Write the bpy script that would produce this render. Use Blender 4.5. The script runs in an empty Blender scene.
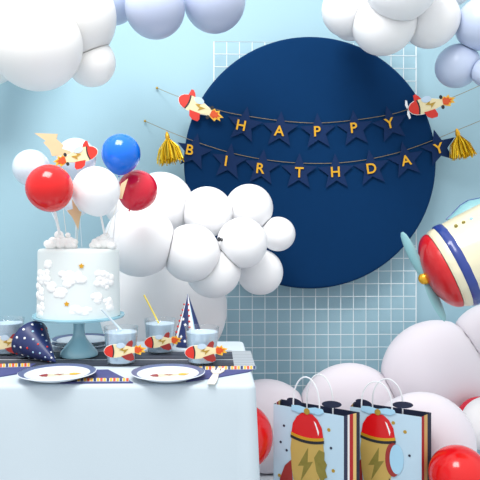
import bpy, bmesh, math, random
from mathutils import Vector, Matrix, Euler
random.seed(7)
PI = math.pi
F, CX, CY, CZ = 575.0, 215.0, 240.0, 1.0
scene = bpy.context.scene
COL = scene.collection
H = 0.337                    # table top below the eye
TZ = CZ - H                  # table top height
WALL_Y, GRID_Y, DISC_Y = 2.66, 2.60, 2.555

def at(px, py, d):
    return Vector(((px - CX) / F * d, d, CZ + (CY - py) / F * d))
def on_table(px, py, lift=0.0):
    d = F * (H - lift) / (py - CY)
    return Vector(((px - CX) / F * d, d, TZ + lift))
def table_at(px, d, lift=0.0):
    return Vector(((px - CX) / F * d, d, TZ + lift))

# ---------------------------------------------------------------- materials
def lin(c):
    c /= 255.0
    return c / 12.92 if c <= 0.04045 else ((c + 0.055) / 1.055) ** 2.4
MATS = {}
def mat(name, rgb, rough=0.5, metal=0.0, spec=0.5, sss=0.0, coat=0.0, var=0.03, scale=12.0, bump=0.0, bscale=60.0):
    if name in MATS: return MATS[name]
    m = bpy.data.materials.new(name); m.use_nodes = True
    nt = m.node_tree; b = nt.nodes['Principled BSDF']
    col = tuple(lin(c) for c in rgb) + (1,)
    tc = nt.nodes.new('ShaderNodeTexCoord')
    nz = nt.nodes.new('ShaderNodeTexNoise'); nz.inputs['Scale'].default_value = scale
    nt.links.new(tc.outputs['Object'], nz.inputs['Vector'])
    mx = nt.nodes.new('ShaderNodeMix'); mx.data_type = 'RGBA'
    mx.inputs['A'].default_value = tuple(min(1, c * (1 - var)) for c in col[:3]) + (1,)
    mx.inputs['B'].default_value = tuple(min(1, c * (1 + var)) for c in col[:3]) + (1,)
    nt.links.new(nz.outputs['Fac'], mx.inputs['Factor'])
    nt.links.new(mx.outputs['Result'], b.inputs['Base Color'])
    b.inputs['Roughness'].default_value = rough
    b.inputs['Metallic'].default_value = metal
    b.inputs['Specular IOR Level'].default_value = spec
    if sss:
        b.inputs['Subsurface Weight'].default_value = sss
        b.inputs['Subsurface Radius'].default_value = (0.05, 0.05, 0.05)
        b.inputs['Subsurface Scale'].default_value = 1.2
    if coat: b.inputs['Coat Weight'].default_value = coat; b.inputs['Coat Roughness'].default_value = 0.15
    if bump:
        n2 = nt.nodes.new('ShaderNodeTexNoise'); n2.inputs['Scale'].default_value = bscale
        nt.links.new(tc.outputs['Object'], n2.inputs['Vector'])
        bp = nt.nodes.new('ShaderNodeBump'); bp.inputs['Strength'].default_value = bump; bp.inputs['Distance'].default_value = 0.01
        nt.links.new(n2.outputs['Fac'], bp.inputs['Height']); nt.links.new(bp.outputs['Normal'], b.inputs['Normal'])
    MATS[name] = m
    return m

def stripes_mat(name, axis, stops, period, rough=0.7, offset=0.0):
    """hard-edged stripes of real colour along one object axis"""
    m = bpy.data.materials.new(name); m.use_nodes = True
    nt = m.node_tree; b = nt.nodes['Principled BSDF']
    tc = nt.nodes.new('ShaderNodeTexCoord'); sp = nt.nodes.new('ShaderNodeSeparateXYZ')
    nt.links.new(tc.outputs['Object'], sp.inputs[0])
    a = nt.nodes.new('ShaderNodeMath'); a.operation = 'ADD'; a.inputs[1].default_value = offset
    nt.links.new(sp.outputs[axis], a.inputs[0])
    d = nt.nodes.new('ShaderNodeMath'); d.operation = 'DIVIDE'; d.inputs[1].default_value = period
    nt.links.new(a.outputs[0], d.inputs[0])
    f = nt.nodes.new('ShaderNodeMath'); f.operation = 'FRACT'; nt.links.new(d.outputs[0], f.inputs[0])
    r = nt.nodes.new('ShaderNodeValToRGB'); r.color_ramp.interpolation = 'CONSTANT'
    els = r.color_ramp.elements
    while len(els) > 1: els.remove(els[-1])
    els[0].position = stops[0][0]; els[0].color = tuple(lin(c) for c in stops[0][1]) + (1,)
    for p, c in stops[1:]:
        e = els.new(p); e.color = tuple(lin(x) for x in c) + (1,)
    nt.links.new(f.outputs[0], r.inputs['Fac']); nt.links.new(r.outputs['Color'], b.inputs['Base Color'])
    b.inputs['Roughness'].default_value = rough
    return m

def clear_mat(name, tint=(245, 250, 252), refl=0.16):
    m = bpy.data.materials.new(name); m.use_nodes = True
    nt = m.node_tree; nt.nodes.remove(nt.nodes['Principled BSDF'])
    out = nt.nodes['Material Output']
    t = nt.nodes.new('ShaderNodeBsdfTransparent'); t.inputs['Color'].default_value = tuple(lin(c) for c in tint) + (1,)
    g = nt.nodes.new('ShaderNodeBsdfGlossy'); g.inputs['Roughness'].default_value = 0.08
    lw = nt.nodes.new('ShaderNodeLayerWeight'); lw.inputs['Blend'].default_value = 0.35
    mp = nt.nodes.new('ShaderNodeMapRange'); mp.inputs['To Min'].default_value = refl * 0.4; mp.inputs['To Max'].default_value = 0.45
    nt.links.new(lw.outputs['Facing'], mp.inputs['Value'])
    mx = nt.nodes.new('ShaderNodeMixShader')
    nt.links.new(mp.outputs[0], mx.inputs['Fac']); nt.links.new(t.outputs[0], mx.inputs[1]); nt.links.new(g.outputs[0], mx.inputs[2])
    nt.links.new(mx.outputs[0], out.inputs['Surface'])
    return m

M = {}
M['wall']    = mat('wall_paint', (165, 199, 212), 0.9, spec=0.15, var=0.012, scale=2.0, bump=0.05, bscale=180)
M['floor']   = mat('floor_boards', (198, 206, 212), 0.6, var=0.05, scale=5)
M['wire']    = mat('white_wire', (232, 240, 243), 0.4)
M['disc']    = mat('navy_fabric', (7, 49, 91), 0.9, spec=0.1, var=0.05, scale=30, bump=0.04, bscale=300)
M['star']    = mat('navy_card', (11, 42, 86), 0.7, spec=0.2)
M['gold']    = mat('gold_foil', (236, 178, 44), 0.28, metal=0.55, spec=0.6, var=0.05)
M['tassel']  = mat('gold_tinsel', (246, 200, 44), 0.22, metal=0.6, var=0.25, scale=90)
M['string']  = mat('gold_string', (150, 130, 92), 0.5, metal=0.2)
M['latex']   = mat('white_latex', (245, 245, 247), 0.40, spec=0.35, sss=0.7, var=0.006, scale=4)
M['cream']   = mat('warm_white_latex', (245, 244, 241), 0.40, spec=0.35, sss=0.7, var=0.006, scale=4)
M['lav']     = mat('lavender_blue_latex', (196, 208, 232), 0.30, spec=0.5, sss=0.1, var=0.01, scale=4)
M['lavgrey'] = mat('lavender_grey_latex', (186, 196, 220), 0.30, spec=0.5, sss=0.1, var=0.01, scale=4)
M['pink']    = mat('pinkish_white_latex', (232, 226, 233), 0.55, spec=0.25, sss=0.6, var=0.008, scale=3)
M['pale']    = mat('pale_blue_latex', (222, 234, 245), 0.18, spec=0.7, sss=0.15, coat=0.4, var=0.02)
M['redlatex']= mat('red_latex', (226, 16, 18), 0.16, spec=0.5, coat=0.2, var=0.03)
M['crimson'] = mat('crimson_latex', (220, 24, 54), 0.16, spec=0.5, coat=0.2, var=0.03)
M['bluelat'] = mat('blue_latex', (6, 112, 228), 0.16, spec=0.5, coat=0.2, var=0.03)
M['dark']    = mat('dark_rubber', (40, 44, 50), 0.6)
M['cloth']   = mat('table_linen', (204, 217, 225), 0.85, spec=0.15, var=0.015, scale=8, bump=0.05, bscale=500)
M['cake']    = mat('pale_blue_fondant', (228, 236, 236), 0.5, spec=0.35, sss=0.15, var=0.03, scale=9)
M['icing']   = mat('white_icing', (250, 250, 249), 0.65, spec=0.25, sss=0.0, var=0.01)
M['standblue'] = mat('pale_blue_ceramic', (156, 205, 220), 0.22, spec=0.5, coat=0.4, var=0.02)
M['wood']    = mat('light_plywood', (226, 196, 154), 0.65, var=0.06, scale=40)
M['palewood']= mat('bleached_birch', (236, 230, 218), 0.65, var=0.04, scale=40)
M['white']   = mat('white_card', (244, 245, 246), 0.6)
M['red']     = mat('red_print', (222, 50, 36), 0.5)
M['bodycream'] = mat('cream_print', (240, 226, 180), 0.55)
M['yellow']  = mat('yellow_print', (244, 190, 60), 0.5)
M['orange']  = mat('orange_print', (222, 84, 30), 0.5)
M['black']   = mat('black_print', (34, 36, 42), 0.5)
M['window']  = mat('window_print', (198, 218, 236), 0.35)
M['bolt']    = mat('gold_print', (196, 158, 64), 0.35, metal=0.4)
M['navy']    = mat('navy_print', (38, 52, 104), 0.4, spec=0.5, var=0.08)
M['drink']   = mat('pale_blue_milk', (214, 232, 246), 0.35)
M['plate']   = mat('white_paper_plate', (222, 231, 239), 0.4)
M['rim']     = mat('slate_navy_rim', (96, 108, 146), 0.4, var=0.1, scale=40)
M['napkin']  = mat('indigo_napkin', (74, 80, 134), 0.7, var=0.08, scale=40)
M['strip']   = mat('pale_border_paper', (206, 222, 236), 0.7)
M['strawy']  = mat('yellow_straw_paper', (244, 218, 96), 0.6)
M['strawb']  = mat('white_blue_straw_paper', (224, 238, 246), 0.5)
M['foilcream'] = mat('cream_foil', (236, 228, 196), 0.28, spec=0.6, coat=0.4, var=0.04, bump=0.22, bscale=22)
M['foilred'] = mat('red_foil', (204, 14, 22), 0.3, spec=0.6, coat=0.3, var=0.05, bump=0.12, bscale=30)
M['foilblue']= mat('royal_blue_foil', (38, 62, 142), 0.3, spec=0.6, coat=0.3, var=0.05, bump=0.12, bscale=30)
M['foilteal']= mat('teal_foil', (138, 190, 196), 0.4, spec=0.5, coat=0.3, var=0.05, bump=0.08, bscale=30)
M['bag']     = mat('pale_blue_bag_paper', (188, 214, 230), 0.5, spec=0.4, var=0.02)
M['baggold'] = mat('gold_bag_print', (206, 172, 92), 0.4, metal=0.15, var=0.05)
M['bagred']  = mat('glossy_red_print', (214, 18, 22), 0.2, spec=0.6)
M['bagnavy'] = mat('navy_bag_paper', (30, 36, 62), 0.5)
M['olive']   = mat('olive_gold_foil', (150, 136, 62), 0.35, metal=0.3, var=0.2, scale=60)
M['rust']    = mat('rust_red_print', (158, 46, 42), 0.4)
M['rope']    = mat('white_cord', (236, 238, 242), 0.7)
M['aqua']    = mat('light_blue_card', (168, 212, 236), 0.5)
M['clear']   = clear_mat('clear_plastic', (252, 254, 255), .10)
M['side'] = stripes_mat('bag_side_stripes', 1, [(0, (40, 46, 74)), (.24, (232, 232, 232)), (.36, (176, 26, 30)), (.58, (226, 192, 120)), (.78, (30, 34, 52))], 0.072, offset=0.0)
M['side2'] = stripes_mat('bag_side_stripes_red', 1, [(0, (170, 26, 30)), (.28, (214, 180, 110)), (.6, (30, 36, 62))], 0.07, offset=0.0)
M['runner'] = stripes_mat('charcoal_runner_stripes', 1, [(0, (52, 58, 72)), (.30, (66, 72, 84)), (.60, (200, 206, 212)), (.66, (50, 56, 70)), (.90, (70, 76, 88))], 0.12)
M['hem'] = stripes_mat('grey_runner_weave', 1, [(0, (176, 184, 190)), (.6, (150, 158, 166))], 0.022)

# ---------------------------------------------------------------- mesh builder
class MB:
    def __init__(s): s.v = []; s.f = []; s.m = []
    def add(s, vs, fs, mi=0):
        b = len(s.v); s.v += [Vector(v) for v in vs]; s.f += [tuple(b + i for i in f) for f in fs]; s.m += [mi] * len(fs); return s
    def box(s, lo, hi, mi=0):
        x0, y0, z0 = lo; x1, y1, z1 = hi
        return s.add([(x0,y0,z0),(x1,y0,z0),(x1,y1,z0),(x0,y1,z0),(x0,y0,z1),(x1,y0,z1),(x1,y1,z1),(x0,y1,z1)],
                     [(0,3,2,1),(4,5,6,7),(0,1,5,4),(1,2,6,5),(2,3,7,6),(3,0,4,7)], mi)
    def tube(s, pts, r, n=8, mi=0, cap=True):
        pts = [Vector(p) for p in pts]
        rr = r if isinstance(r, (list, tuple)) else [r] * len(pts)
        vs, fs = [], []
        up = None
        for i, p in enumerate(pts):
            t = (pts[min(i+1, len(pts)-1)] - pts[max(i-1, 0)]).normalized()
            if up is None: up = Vector((0,0,1)) if abs(t.z) < .9 else Vector((1,0,0))
            a = t.cross(up)
            if a.length < 1e-6: a = t.orthogonal()
            a.normalize(); b = a.cross(t).normalized(); up = b
            for k in range(n):
                q = 2*PI*k/n
                vs.append(p + (a*math.cos(q) + b*math.sin(q)) * rr[i])
        for i in range(len(pts)-1):
            for k in range(n):
                fs.append((i*n+k, i*n+(k+1)%n, (i+1)*n+(k+1)%n, (i+1)*n+k))
        if cap:
            fs.append(tuple(range(n))[::-1]); fs.append(tuple((len(pts)-1)*n+k for k in range(n)))
        return s.add(vs, fs, mi)
    def lathe(s, prof, n=40, mi=0, mtx=None):
        """profile of (r, z) revolved about z"""
        vs, fs = [], []
        rings = []
        for r, z in prof:
            if r < 1e-6: rings.append([len(vs)]); vs.append(Vector((0,0,z)))
            else:
                rings.append(list(range(len(vs), len(vs)+n)))
                for k in range(n): vs.append(Vector((r*math.cos(2*PI*k/n), r*math.sin(2*PI*k/n), z)))
        for a, b in zip(rings, rings[1:]):
            for k in range(n):
                k2 = (k+1) % n
                if len(a) == 1 and len(b) == 1: continue
                if len(a) == 1: fs.append((a[0], b[k2], b[k]))
                elif len(b) == 1: fs.append((a[k], a[k2], b[0]))
                else: fs.append((a[k], a[k2], b[k2], b[k]))
        if mtx: vs = [mtx @ v for v in vs]
        return s.add(vs, fs, mi)
    def ball(s, c, r, sc=(1,1,1), nu=20, nv=12, mi=0, rot=None):
        prof = [(r*math.sin(PI*i/nv), -r*math.cos(PI*i/nv)) for i in range(nv+1)]
        prof[0] = (0, -r); prof[-1] = (0, r)
        mt = Matrix.Translation(Vector(c)) @ (rot or Matrix.Identity(4)) @ Matrix.Diagonal((*sc, 1))
        return s.lathe(prof, nu, mi, mt)
    def prism(s, poly, t, mtx=None, mi=0):
        """polygon in (u, v), thickness t centred on w = 0"""
        a = sum(poly[i][0]*poly[(i+1)%len(poly)][1] - poly[(i+1)%len(poly)][0]*poly[i][1] for i in range(len(poly)))
        if a < 0: poly = poly[::-1]
        n = len(poly)
        vs = [Vector((u, v, -t/2)) for u, v in poly] + [Vector((u, v, t/2)) for u, v in poly]
        fs = [tuple(range(n))[::-1], tuple(range(n, 2*n))] + [(i, (i+1)%n, n+(i+1)%n, n+i) for i in range(n)]
        if mtx: vs = [mtx @ v for v in vs]
        return s.add(vs, fs, mi)
    def build(s, name, mats, parent=None, loc=None, smooth=True, angle=40):
        me = bpy.data.meshes.new(name)
        me.from_pydata([tuple(v) for v in s.v], [], s.f); me.update()
        for mm in (mats if isinstance(mats, list) else [mats]): me.materials.append(mm)
        for p, i in zip(me.polygons, s.m): p.material_index = i
        bm = bmesh.new(); bm.from_mesh(me)
        bmesh.ops.recalc_face_normals(bm, faces=bm.faces)
        if smooth:
            for e in bm.edges:
                if len(e.link_faces) == 2: e.smooth = e.calc_face_angle(0) < math.radians(angle)
            for f in bm.faces: f.smooth = True
        bm.to_mesh(me); bm.free()
        o = bpy.data.objects.new(name, me); COL.objects.link(o)
        if parent is not None: o.parent = parent
        if loc is not None: o.location = loc
        return o

def empty(name, loc, rot=(0,0,0)):
    o = bpy.data.objects.new(name, None); COL.objects.link(o)
    o.location = loc; o.rotation_euler = rot; o.empty_display_size = .05
    return o
def tag(o, label, cat, group=None):
    o['label'] = label; o['category'] = cat
    if group: o['group'] = group
    return o
def struct(o): o['kind'] = 'structure'; return o
def ellipse(cx, cy, a, b, n=28, rot=0):
    return [(cx + a*math.cos(t)*math.cos(rot) - b*math.sin(t)*math.sin(rot), cy + a*math.cos(t)*math.sin(rot) + b*math.sin(t)*math.cos(rot)) for t in [2*PI*i/n for i in range(n)]]
def text_mesh(ch, size, depth):
    c = bpy.data.curves.new('glyph', 'FONT'); c.body = ch; c.size = size; c.extrude = depth; c.offset = 0.0009
    c.align_x = 'CENTER'; c.align_y = 'CENTER'; c.resolution_u = 4
    t = bpy.data.objects.new('glyph', c); COL.objects.link(t)
    bpy.context.view_layer.update()
    me = bpy.data.meshes.new_from_object(t.evaluated_get(bpy.context.evaluated_depsgraph_get()))
    bpy.data.objects.remove(t); bpy.data.curves.remove(c)
    xs = [v.co.x for v in me.vertices]; ys = [v.co.y for v in me.vertices]
    ox, oy = (min(xs)+max(xs))/2, (min(ys)+max(ys))/2
    for v in me.vertices: v.co.x -= ox; v.co.y -= oy
    return me
# local card frame: u -> +x, v -> +z, w (front face) -> -y (towards the room)
CARD = Matrix(((1,0,0,0),(0,0,-1,0),(0,1,0,0),(0,0,0,1)))

# ---------------------------------------------------------------- the setting
wl = MB().box((-4.5, WALL_Y, 0), (4.5, WALL_Y + .1, 2.7)).build('wall_back', M['wall'], smooth=False); struct(wl)
fl = MB().box((-4.5, -1.5, -.08), (4.5, WALL_Y, 0)).build('floor', M['floor'], smooth=False); struct(fl)

# ---------------------------------------------------------------- wire grid panel, leaning a little away on its right
def make_grid():
    cell = 12.7 * GRID_Y / F
    nx, nz = 16, 32
    x0 = (214 - CX) / F * GRID_Y; ztop = CZ + (CY - 42.5) / F * GRID_Y
    root = empty('wire_grid_panel', (x0, GRID_Y - .012, ztop - nz*cell), (0, 0, math.radians(1.6)))
    tag(root, 'white wire grid panel leaning on the blue wall behind the navy disc', 'grid panel')
    w, h = nx*cell, nz*cell
    f = MB()
    f.tube([(0,0,0),(w,0,0),(w,0,h),(0,0,h),(0,0,0)], .0030, 8)
    f.build('frame', M['wire'], root)
    g = MB()
    for i in range(1, nx): g.tube([(i*cell,0,0),(i*cell,0,h)], .0018, 6)
    for j in range(1, nz): g.tube([(0,-.004,j*cell),(w,-.004,j*cell)], .0018, 6)
    g.build('wire_mesh', M['wire'], root)
make_grid()

# ---------------------------------------------------------------- navy disc
R = 125.5 * DISC_Y / F
dc = at(309.5, 163, DISC_Y)
m = MB(); rr = .012
prof = [(0, -.018)] + [(R*k/10, -.018) for k in range(1, 10)] + [(R-rr+rr*math.sin(a), -.018+rr-rr*math.cos(a)) for a in [PI/2*i/6 for i in range(7)]] + [(R, .016), (0, .016)]
m.lathe(prof, 128, 0, Matrix.Rotation(-PI/2, 4, 'X'))
disc = m.build('backdrop_disc', M['disc'], None, dc)
tag(disc, 'large round navy blue fabric disc hung in front of the wire grid', 'backdrop disc')

# ---------------------------------------------------------------- banner
BY = 2.526
def star_poly(r, ri, n=5):
    return [((r if i % 2 == 0 else ri)*math.cos(PI/2 + PI*i/n), (r if i % 2 == 0 else ri)*math.sin(PI/2 + PI*i/n)) for i in range(2*n)]
def make_star(parent, ch, px, py, lx, ly, tilt, origin):
    c = at(px, py - 2.2, BY) - origin
    s = MB().prism(star_poly(.083, .036), .002, Matrix.Translation(c) @ Matrix.Rotation(tilt, 4, 'Y') @ Matrix.Rotation(random.uniform(-.05,.05), 4, 'Z') @ CARD).build('star', M['star'], parent, smooth=False)
    me = text_mesh(ch, .063, .0012); me.materials.clear(); me.materials.append(M['gold'])
    me.transform(CARD)
    me.name = 'letter'
    o = bpy.data.objects.new('letter', me); COL.objects.link(o); o.parent = s
    o.location = at(lx, ly, BY) - origin + Vector((0, -.0035 - .004, 0)); o.rotation_euler = (0, tilt, 0)
    return s
def string_obj(name, pts, parent, r=.0013):
    # smooth through points
    P = [Vector(p) for p in pts]; out = []
    for i in range(len(P)-1):
        p0, p1, p2, p3 = P[max(i-1,0)], P[i], P[i+1], P[min(i+2, len(P)-1)]
        for k in range(6):
            t = k/6
            out.append(.5*((2*p1) + (p2-p0)*t + (2*p0-5*p1+4*p2-p3)*t*t + (3*p1-p0-3*p2+p3)*t**3))
    out.append(P[-1])
    return MB().tube(out, r, 6).build(name, M['string'], parent)

def garland(word, cells, line, label):
    o0 = at(310, 150, BY)
    root = empty('letter_garland', o0)
    tag(root, label, 'garland', 'birthday letter garlands')
    string_obj('string', [at(x, y, BY + .006 if i not in (0, len(line)-1) else WALL_Y - .012) - o0 for i, (x, y) in enumerate(line)], root)
    MB().ball(at(*line[0], WALL_Y - .012) - o0, .006, nu=10, nv=6).build('wall_hook', M['bolt'], root)
    for ch, (sx, sy, lx, ly, t) in zip(word, cells): make_star(root, ch, sx, sy, lx, ly, math.radians(t), o0)
garland('HAPPY', [(244,127,241,125.5,11),(280,132,279,131,4),(318,134,317,131.5,-2),(355,131,353.5,128,-6),(391,126.5,389,123.5,-14)],
        [(157,88),(182,98),(222,111),(247,116),(283,121),(318,123),(355,120),(390,114.5),(410,109),(448,99),(492,80)],
        'upper string of navy stars with gold letters spelling HAPPY')
garland('BIRTHDAY', [(194,154,190,150,12),(229,164,226,161,8),(262,170,260.5,168.5,6),(299,174,299,172.5,2),(336,174.5,335,172,-3),(371.5,170.5,371,168.5,-8),(406,162.5,405.5,160.5,-12),(439,150,438,148.5,-16)],
        [(145,121),(168,131),(195,141.5),(230,152.5),(264,159.5),(299,163),(336,163),(370,159),(403,151),(436,139),(460,129),(492,116)],
        'lower string of navy stars with gold letters spelling BIRTHDAY')

# ---------------------------------------------------------------- flat card aeroplane (nose at u = 0, flame tip at u = 1, up = +v)
def plane_parts(parent, L, mtx, prop=False, rear=False, wheels=True, t=.0016, backing=True, gold=True):
    """layers of printed card; every layer is a mesh under parent, mtx puts the card frame into the parent's frame"""
    def lay(name, poly, mt, w, lab=None, par=None):
        mm = mtx @ Matrix.Translation((0, 0, w)) 
        o = MB().prism([(u*L, v*L) for u, v in poly], t*.8, mm).build(name, mt, par or parent, smooth=False)
        if lab: o['label'] = lab
        return o
    body = [(.0,0),(.02,.055),(.07,.105),(.15,.14),(.26,.155),(.38,.145),(.52,.115),(.64,.08),(.73,.06),(.73,-.06),(.64,-.08),(.52,-.115),(.38,-.145),(.26,-.155),(.15,-.14),(.07,-.105),(.02,-.055)]
    nose = [(.0,0),(.02,.055),(.07,.105),(.15,.14),(.185,.146),(.205,.07),(.212,0),(.205,-.07),(.185,-.146),(.15,-.14),(.07,-.105),(.02,-.055)]
    band = [(.185,.146),(.215,.151),(.236,.07),(.243,0),(.236,-.07),(.215,-.151),(.185,-.146),(.205,-.07),(.212,0),(.205,.07)]
    fin1 = [(.15,.12),(.155,.26),(.20,.275),(.26,.225),(.31,.14)]
    fin2 = [(.30,-.13),(.35,-.24),(.43,-.285),(.55,-.275),(.57,-.22),(.53,-.11)]
    if rear: fin1 = [(.50,.10),(.58,.20),(.66,.235),(.69,.19),(.66,.06)]; fin2 = [(.40,-.13),(.50,-.21),(.62,-.25),(.70,-.22),(.70,-.15),(.66,-.06)]
    flame = [(.71,.06),(.76,.115),(.80,.085),(.87,.125),(.88,.065),(1.0,.03),(.93,-.01),(.97,-.065),(.88,-.06),(.86,-.12),(.78,-.095),(.71,-.06)]
    inner = [(.72,.05),(.77,.088),(.81,.055),(.85,.08),(.86,.035),(.93,.02),(.87,-.012),(.90,-.045),(.84,-.04),(.82,-.08),(.77,-.07),(.72,-.05)]
    bolt = [(.36,.02),(.46,.075),(.45,.02),(.58,.035),(.46,-.075),(.47,-.015)]
    win = ellipse(.40, .125, .105, .065)
    if backing:
        for nm, pl in (('outline', body),):
            big = [((u-.36)*1.03+.36, v*1.07) for u, v in pl]
            lay('card_backing', big, M['white'], -t)
    lay('flame', flame, M['yellow'], -t*.2, 'yellow flame')
    lay('flame_core', inner, M['orange'], t*.8)
    finm = M['rust'] if rear else M['red']
    lay('fin', fin1, finm, -t*.2, 'red upper fin'); lay('fin', fin2, finm, t*1.9, 'red lower fin')
    lay('fuselage', body, M['bodycream'], 0)
    lay('nose', nose, M['red'], t, 'red nose')
    lay('nose_band', band, M['black'], t)
    lay('cockpit_window', win, M['window'], t)
    lay('lightning_bolt', bolt, M['bolt'], t)
    if wheels:
        for v in (.105, -.105): lay('wheel', ellipse(.70, v, .035, .042, 14), M['black'], t*.9)
    if prop:
        for a in (1, -1):
            lay('propeller_blade', [(-.03, a*.01),(-.055, a*.1),(-.03, a*.2),(.005, a*.18),(.0, a*.05)], M['white'], t*1.6)
def card_matrix(loc, ang, mirror=False, yaw=0.0, pitch=0.0):
    """card facing the room, turned by ang (counter-clockwise as seen from the room)"""
    m = Matrix.Translation(loc) @ Matrix.Rotation(yaw, 4, 'Z') @ Matrix.Rotation(pitch, 4, 'X') @ CARD @ Matrix.Rotation(ang, 4, 'Z')
    if mirror: m = m @ Matrix.Diagonal((-1, 1, 1, 1))
    return m
def px_angle(a, b): return math.atan2(-(b[1]-a[1]), b[0]-a[0])
PB = BY - .016
for (nose, tip, label) in (((179,97.5),(223,119),'flat card aeroplane with red nose hung left of the HAPPY letters'),
                           ((408.5,109.5),(456,99),'flat card aeroplane with white propeller hung right of the HAPPY letters')):
    c = at(*nose, PB)
    r = empty('card_aeroplane', c); tag(r, label, 'card aeroplane', 'card aeroplanes on the garland')
    L = math.hypot(tip[0]-nose[0], tip[1]-nose[1]) * PB / F
    plane_parts(r, L, card_matrix((0,0,0), px_angle(nose, tip)), prop=nose[0] > 300)

# ---------------------------------------------------------------- tinsel tassels
def tassel(px_top, px_base, half, label):
    a = at(*px_top, BY - .012); b = at(*px_base, BY - .03)
    L = (b - a).length
    ax = (b - a).normalized()
    q = Vector((0,0,-1)).rotation_difference(ax)
    r = empty('tinsel_tassel', a); r.rotation_mode = 'QUATERNION'; r.rotation_quaternion = q
    tag(r, label, 'tassel', 'gold tinsel tassels on the garland')
    MB().tube([(0,0,.01),(0,0,-.004),(0,0,-.016),(0,0,-.024)], [.004,.009,.011,.008], 10).build('tie', M['gold'], r)
    m = MB(); rnd = random.Random(px_top[0])
    for k in range(170):
        th = rnd.uniform(0, 2*PI); sp = rnd.random()**.6 * half
        e = Vector((math.cos(th)*sp, math.sin(th)*sp*.55, -L*rnd.uniform(.86, 1.03)))
        mid = Vector((e.x*.72 + rnd.uniform(-.004,.004), e.y*.72, -L*.5))
        s0 = Vector((math.cos(th)*.006, math.sin(th)*.006, -.02))
        w = Vector((math.cos(th+rnd.uniform(0,PI)), math.sin(th+rnd.uniform(0,PI)), 0)) * rnd.uniform(.0018,.0034)
        m.add([s0-w*.5, s0+w*.5, mid+w, mid-w, e+w*.8, e-w*.8], [(0,1,2,3),(3,2,4,5)])
    m.build('fringe', M['tassel'], r, smooth=False)
tassel((167,134), (171,163), .062, 'gold tinsel tassel left of the BIRTHDAY letters beside the first star')
tassel((457,131), (464,158), .062, 'gold tinsel tassel right of the BIRTHDAY letters beside the last star')

# ---------------------------------------------------------------- balloons
SPH = []
class Bal:
    pass
def balloon_mesh(r, ax, tear=.10, nu=48, nv=30, sy=1.0):
    """latex balloon about the origin, neck along ax"""
    prof = []
    for i in range(nv+1):
        t = PI*i/nv                       # 0 = crown (-z), pi = neck (+z)
        z = -math.cos(t); rad = math.sin(t)
        if z > 0: z2 = z*(1 + tear*z*z); rad *= (1 - .10*z**4)
        else: z2 = z
        prof.append((max(rad,0)*r, z2*r))
    prof[0] = (0, -r)
    prof[-1] = (r*.035, r*(1+tear))
    prof += [(r*.022, r*(1.035+tear)), (r*.05, r*(1.085+tear)), (r*.056, r*(1.10+tear)), (0, r*(1.09+tear))]
    q = Vector((0,0,1)).rotation_difference(Vector(ax).normalized()).to_matrix().to_4x4()
    m = MB().lathe(prof, nu, 0, Matrix.Diagonal((1, sy, 1, 1)) @ q)
    return m
def cluster(name_group, items, gap=.0012):
    """items: (px, py, r_px, depth, material, label, opts); neighbours press flat against each other"""
    L = []
    for it in items:
        px, py, rp, d, mt, label = it[:6]; op = it[6] if len(it) > 6 else {}
        b = Bal(); b.c = at(px, py, d); b.r = rp * d / F; b.mt = mt; b.label = label; b.op = op; L.append(b)
    for b in L:
        ax = b.op.get('ax', (0, .9, .25)); sy = b.op.get('sy', 1.0)
        m = balloon_mesh(b.r, ax, b.op.get('tear', .08), sy=sy)
        for i, v in enumerate(m.v):
            w = v + b.c
            for o in L:
                if o is b: continue
                sy2 = o.op.get('sy', 1.0)
                if sy2 != sy: continue
                sc = lambda q: Vector((q.x, q.y/sy, q.z))
                dv = sc(o.c - b.c); D = dv.length
                if D >= b.r + o.r or D < 1e-4: continue
                n = dv / D
                h = (D*D + b.r**2 - o.r**2) / (2*D) - gap
                q = sc(w - b.c); e = q.dot(n) - h
                if e > 0:
                    q = q - n*e; w = b.c + Vector((q.x, q.y*sy, q.z))
            for (pn, pd) in b.op.get('clip', ()):
                e = w.dot(Vector(pn)) - pd
                if e > 0: w = w - Vector(pn)*e
            m.v[i] = w - b.c
        ob = m.build('balloon', M[b.mt], None, b.c, angle=60)
        tag(ob, b.label, 'balloon', b.op.get('group', name_group))
        if 'knot' in b.op:
            kd = Vector(b.op['ax']).normalized()
            k = MB().tube([kd*b.r*1.06, kd*b.r*1.12, kd*b.r*1.18, kd*b.r*1.22], [b.r*.07, b.r*.05, b.r*.09, b.r*.085], 10)
            ko = k.build('knot', M['dark'], ob); ko['label'] = 'dark tied knot'

UP = (0, .3, 1)
cluster('white balloons in the upper left cluster', [
    (70, 16, 46, 1.92, 'cream', 'big white balloon at the top left, its rim reaching nearest the lavender balloons', dict(ax=UP)),
    (36, 44, 46, 1.80, 'cream', 'big white balloon hanging lowest in the top left cluster', dict(ax=UP)),
    (91, 62, 24.5, 1.96, 'cream', 'small white balloon hanging at the right bottom of the top left cluster', dict(ax=(-.4,.5,.6))),
    (-9, 58, 26, 2.34, 'cream', 'white balloon cut by the left picture edge below the top left cluster', dict(ax=(.2,.5,.8))),
    (8, 4, 34, 2.36, 'cream', 'white balloon cut off in the very top left corner', dict(ax=UP)),
    (112, -2, 26, 2.12, 'lav', 'pale lavender balloon tucked behind the big white one at top left', dict(ax=UP, group='lavender balloons at the top')),
    (155, 8, 30, 1.98, 'lavgrey', 'lavender grey balloon hanging lower of the two top centre ones', dict(ax=(0,.1,1), tear=.2, group='lavender balloons at the top')),
    (214.5, 1, 31, 2.05, 'lavgrey', 'lavender grey balloon at the top above the corner of the wire grid', dict(ax=UP, group='lavender balloons at the top')),
])
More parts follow.
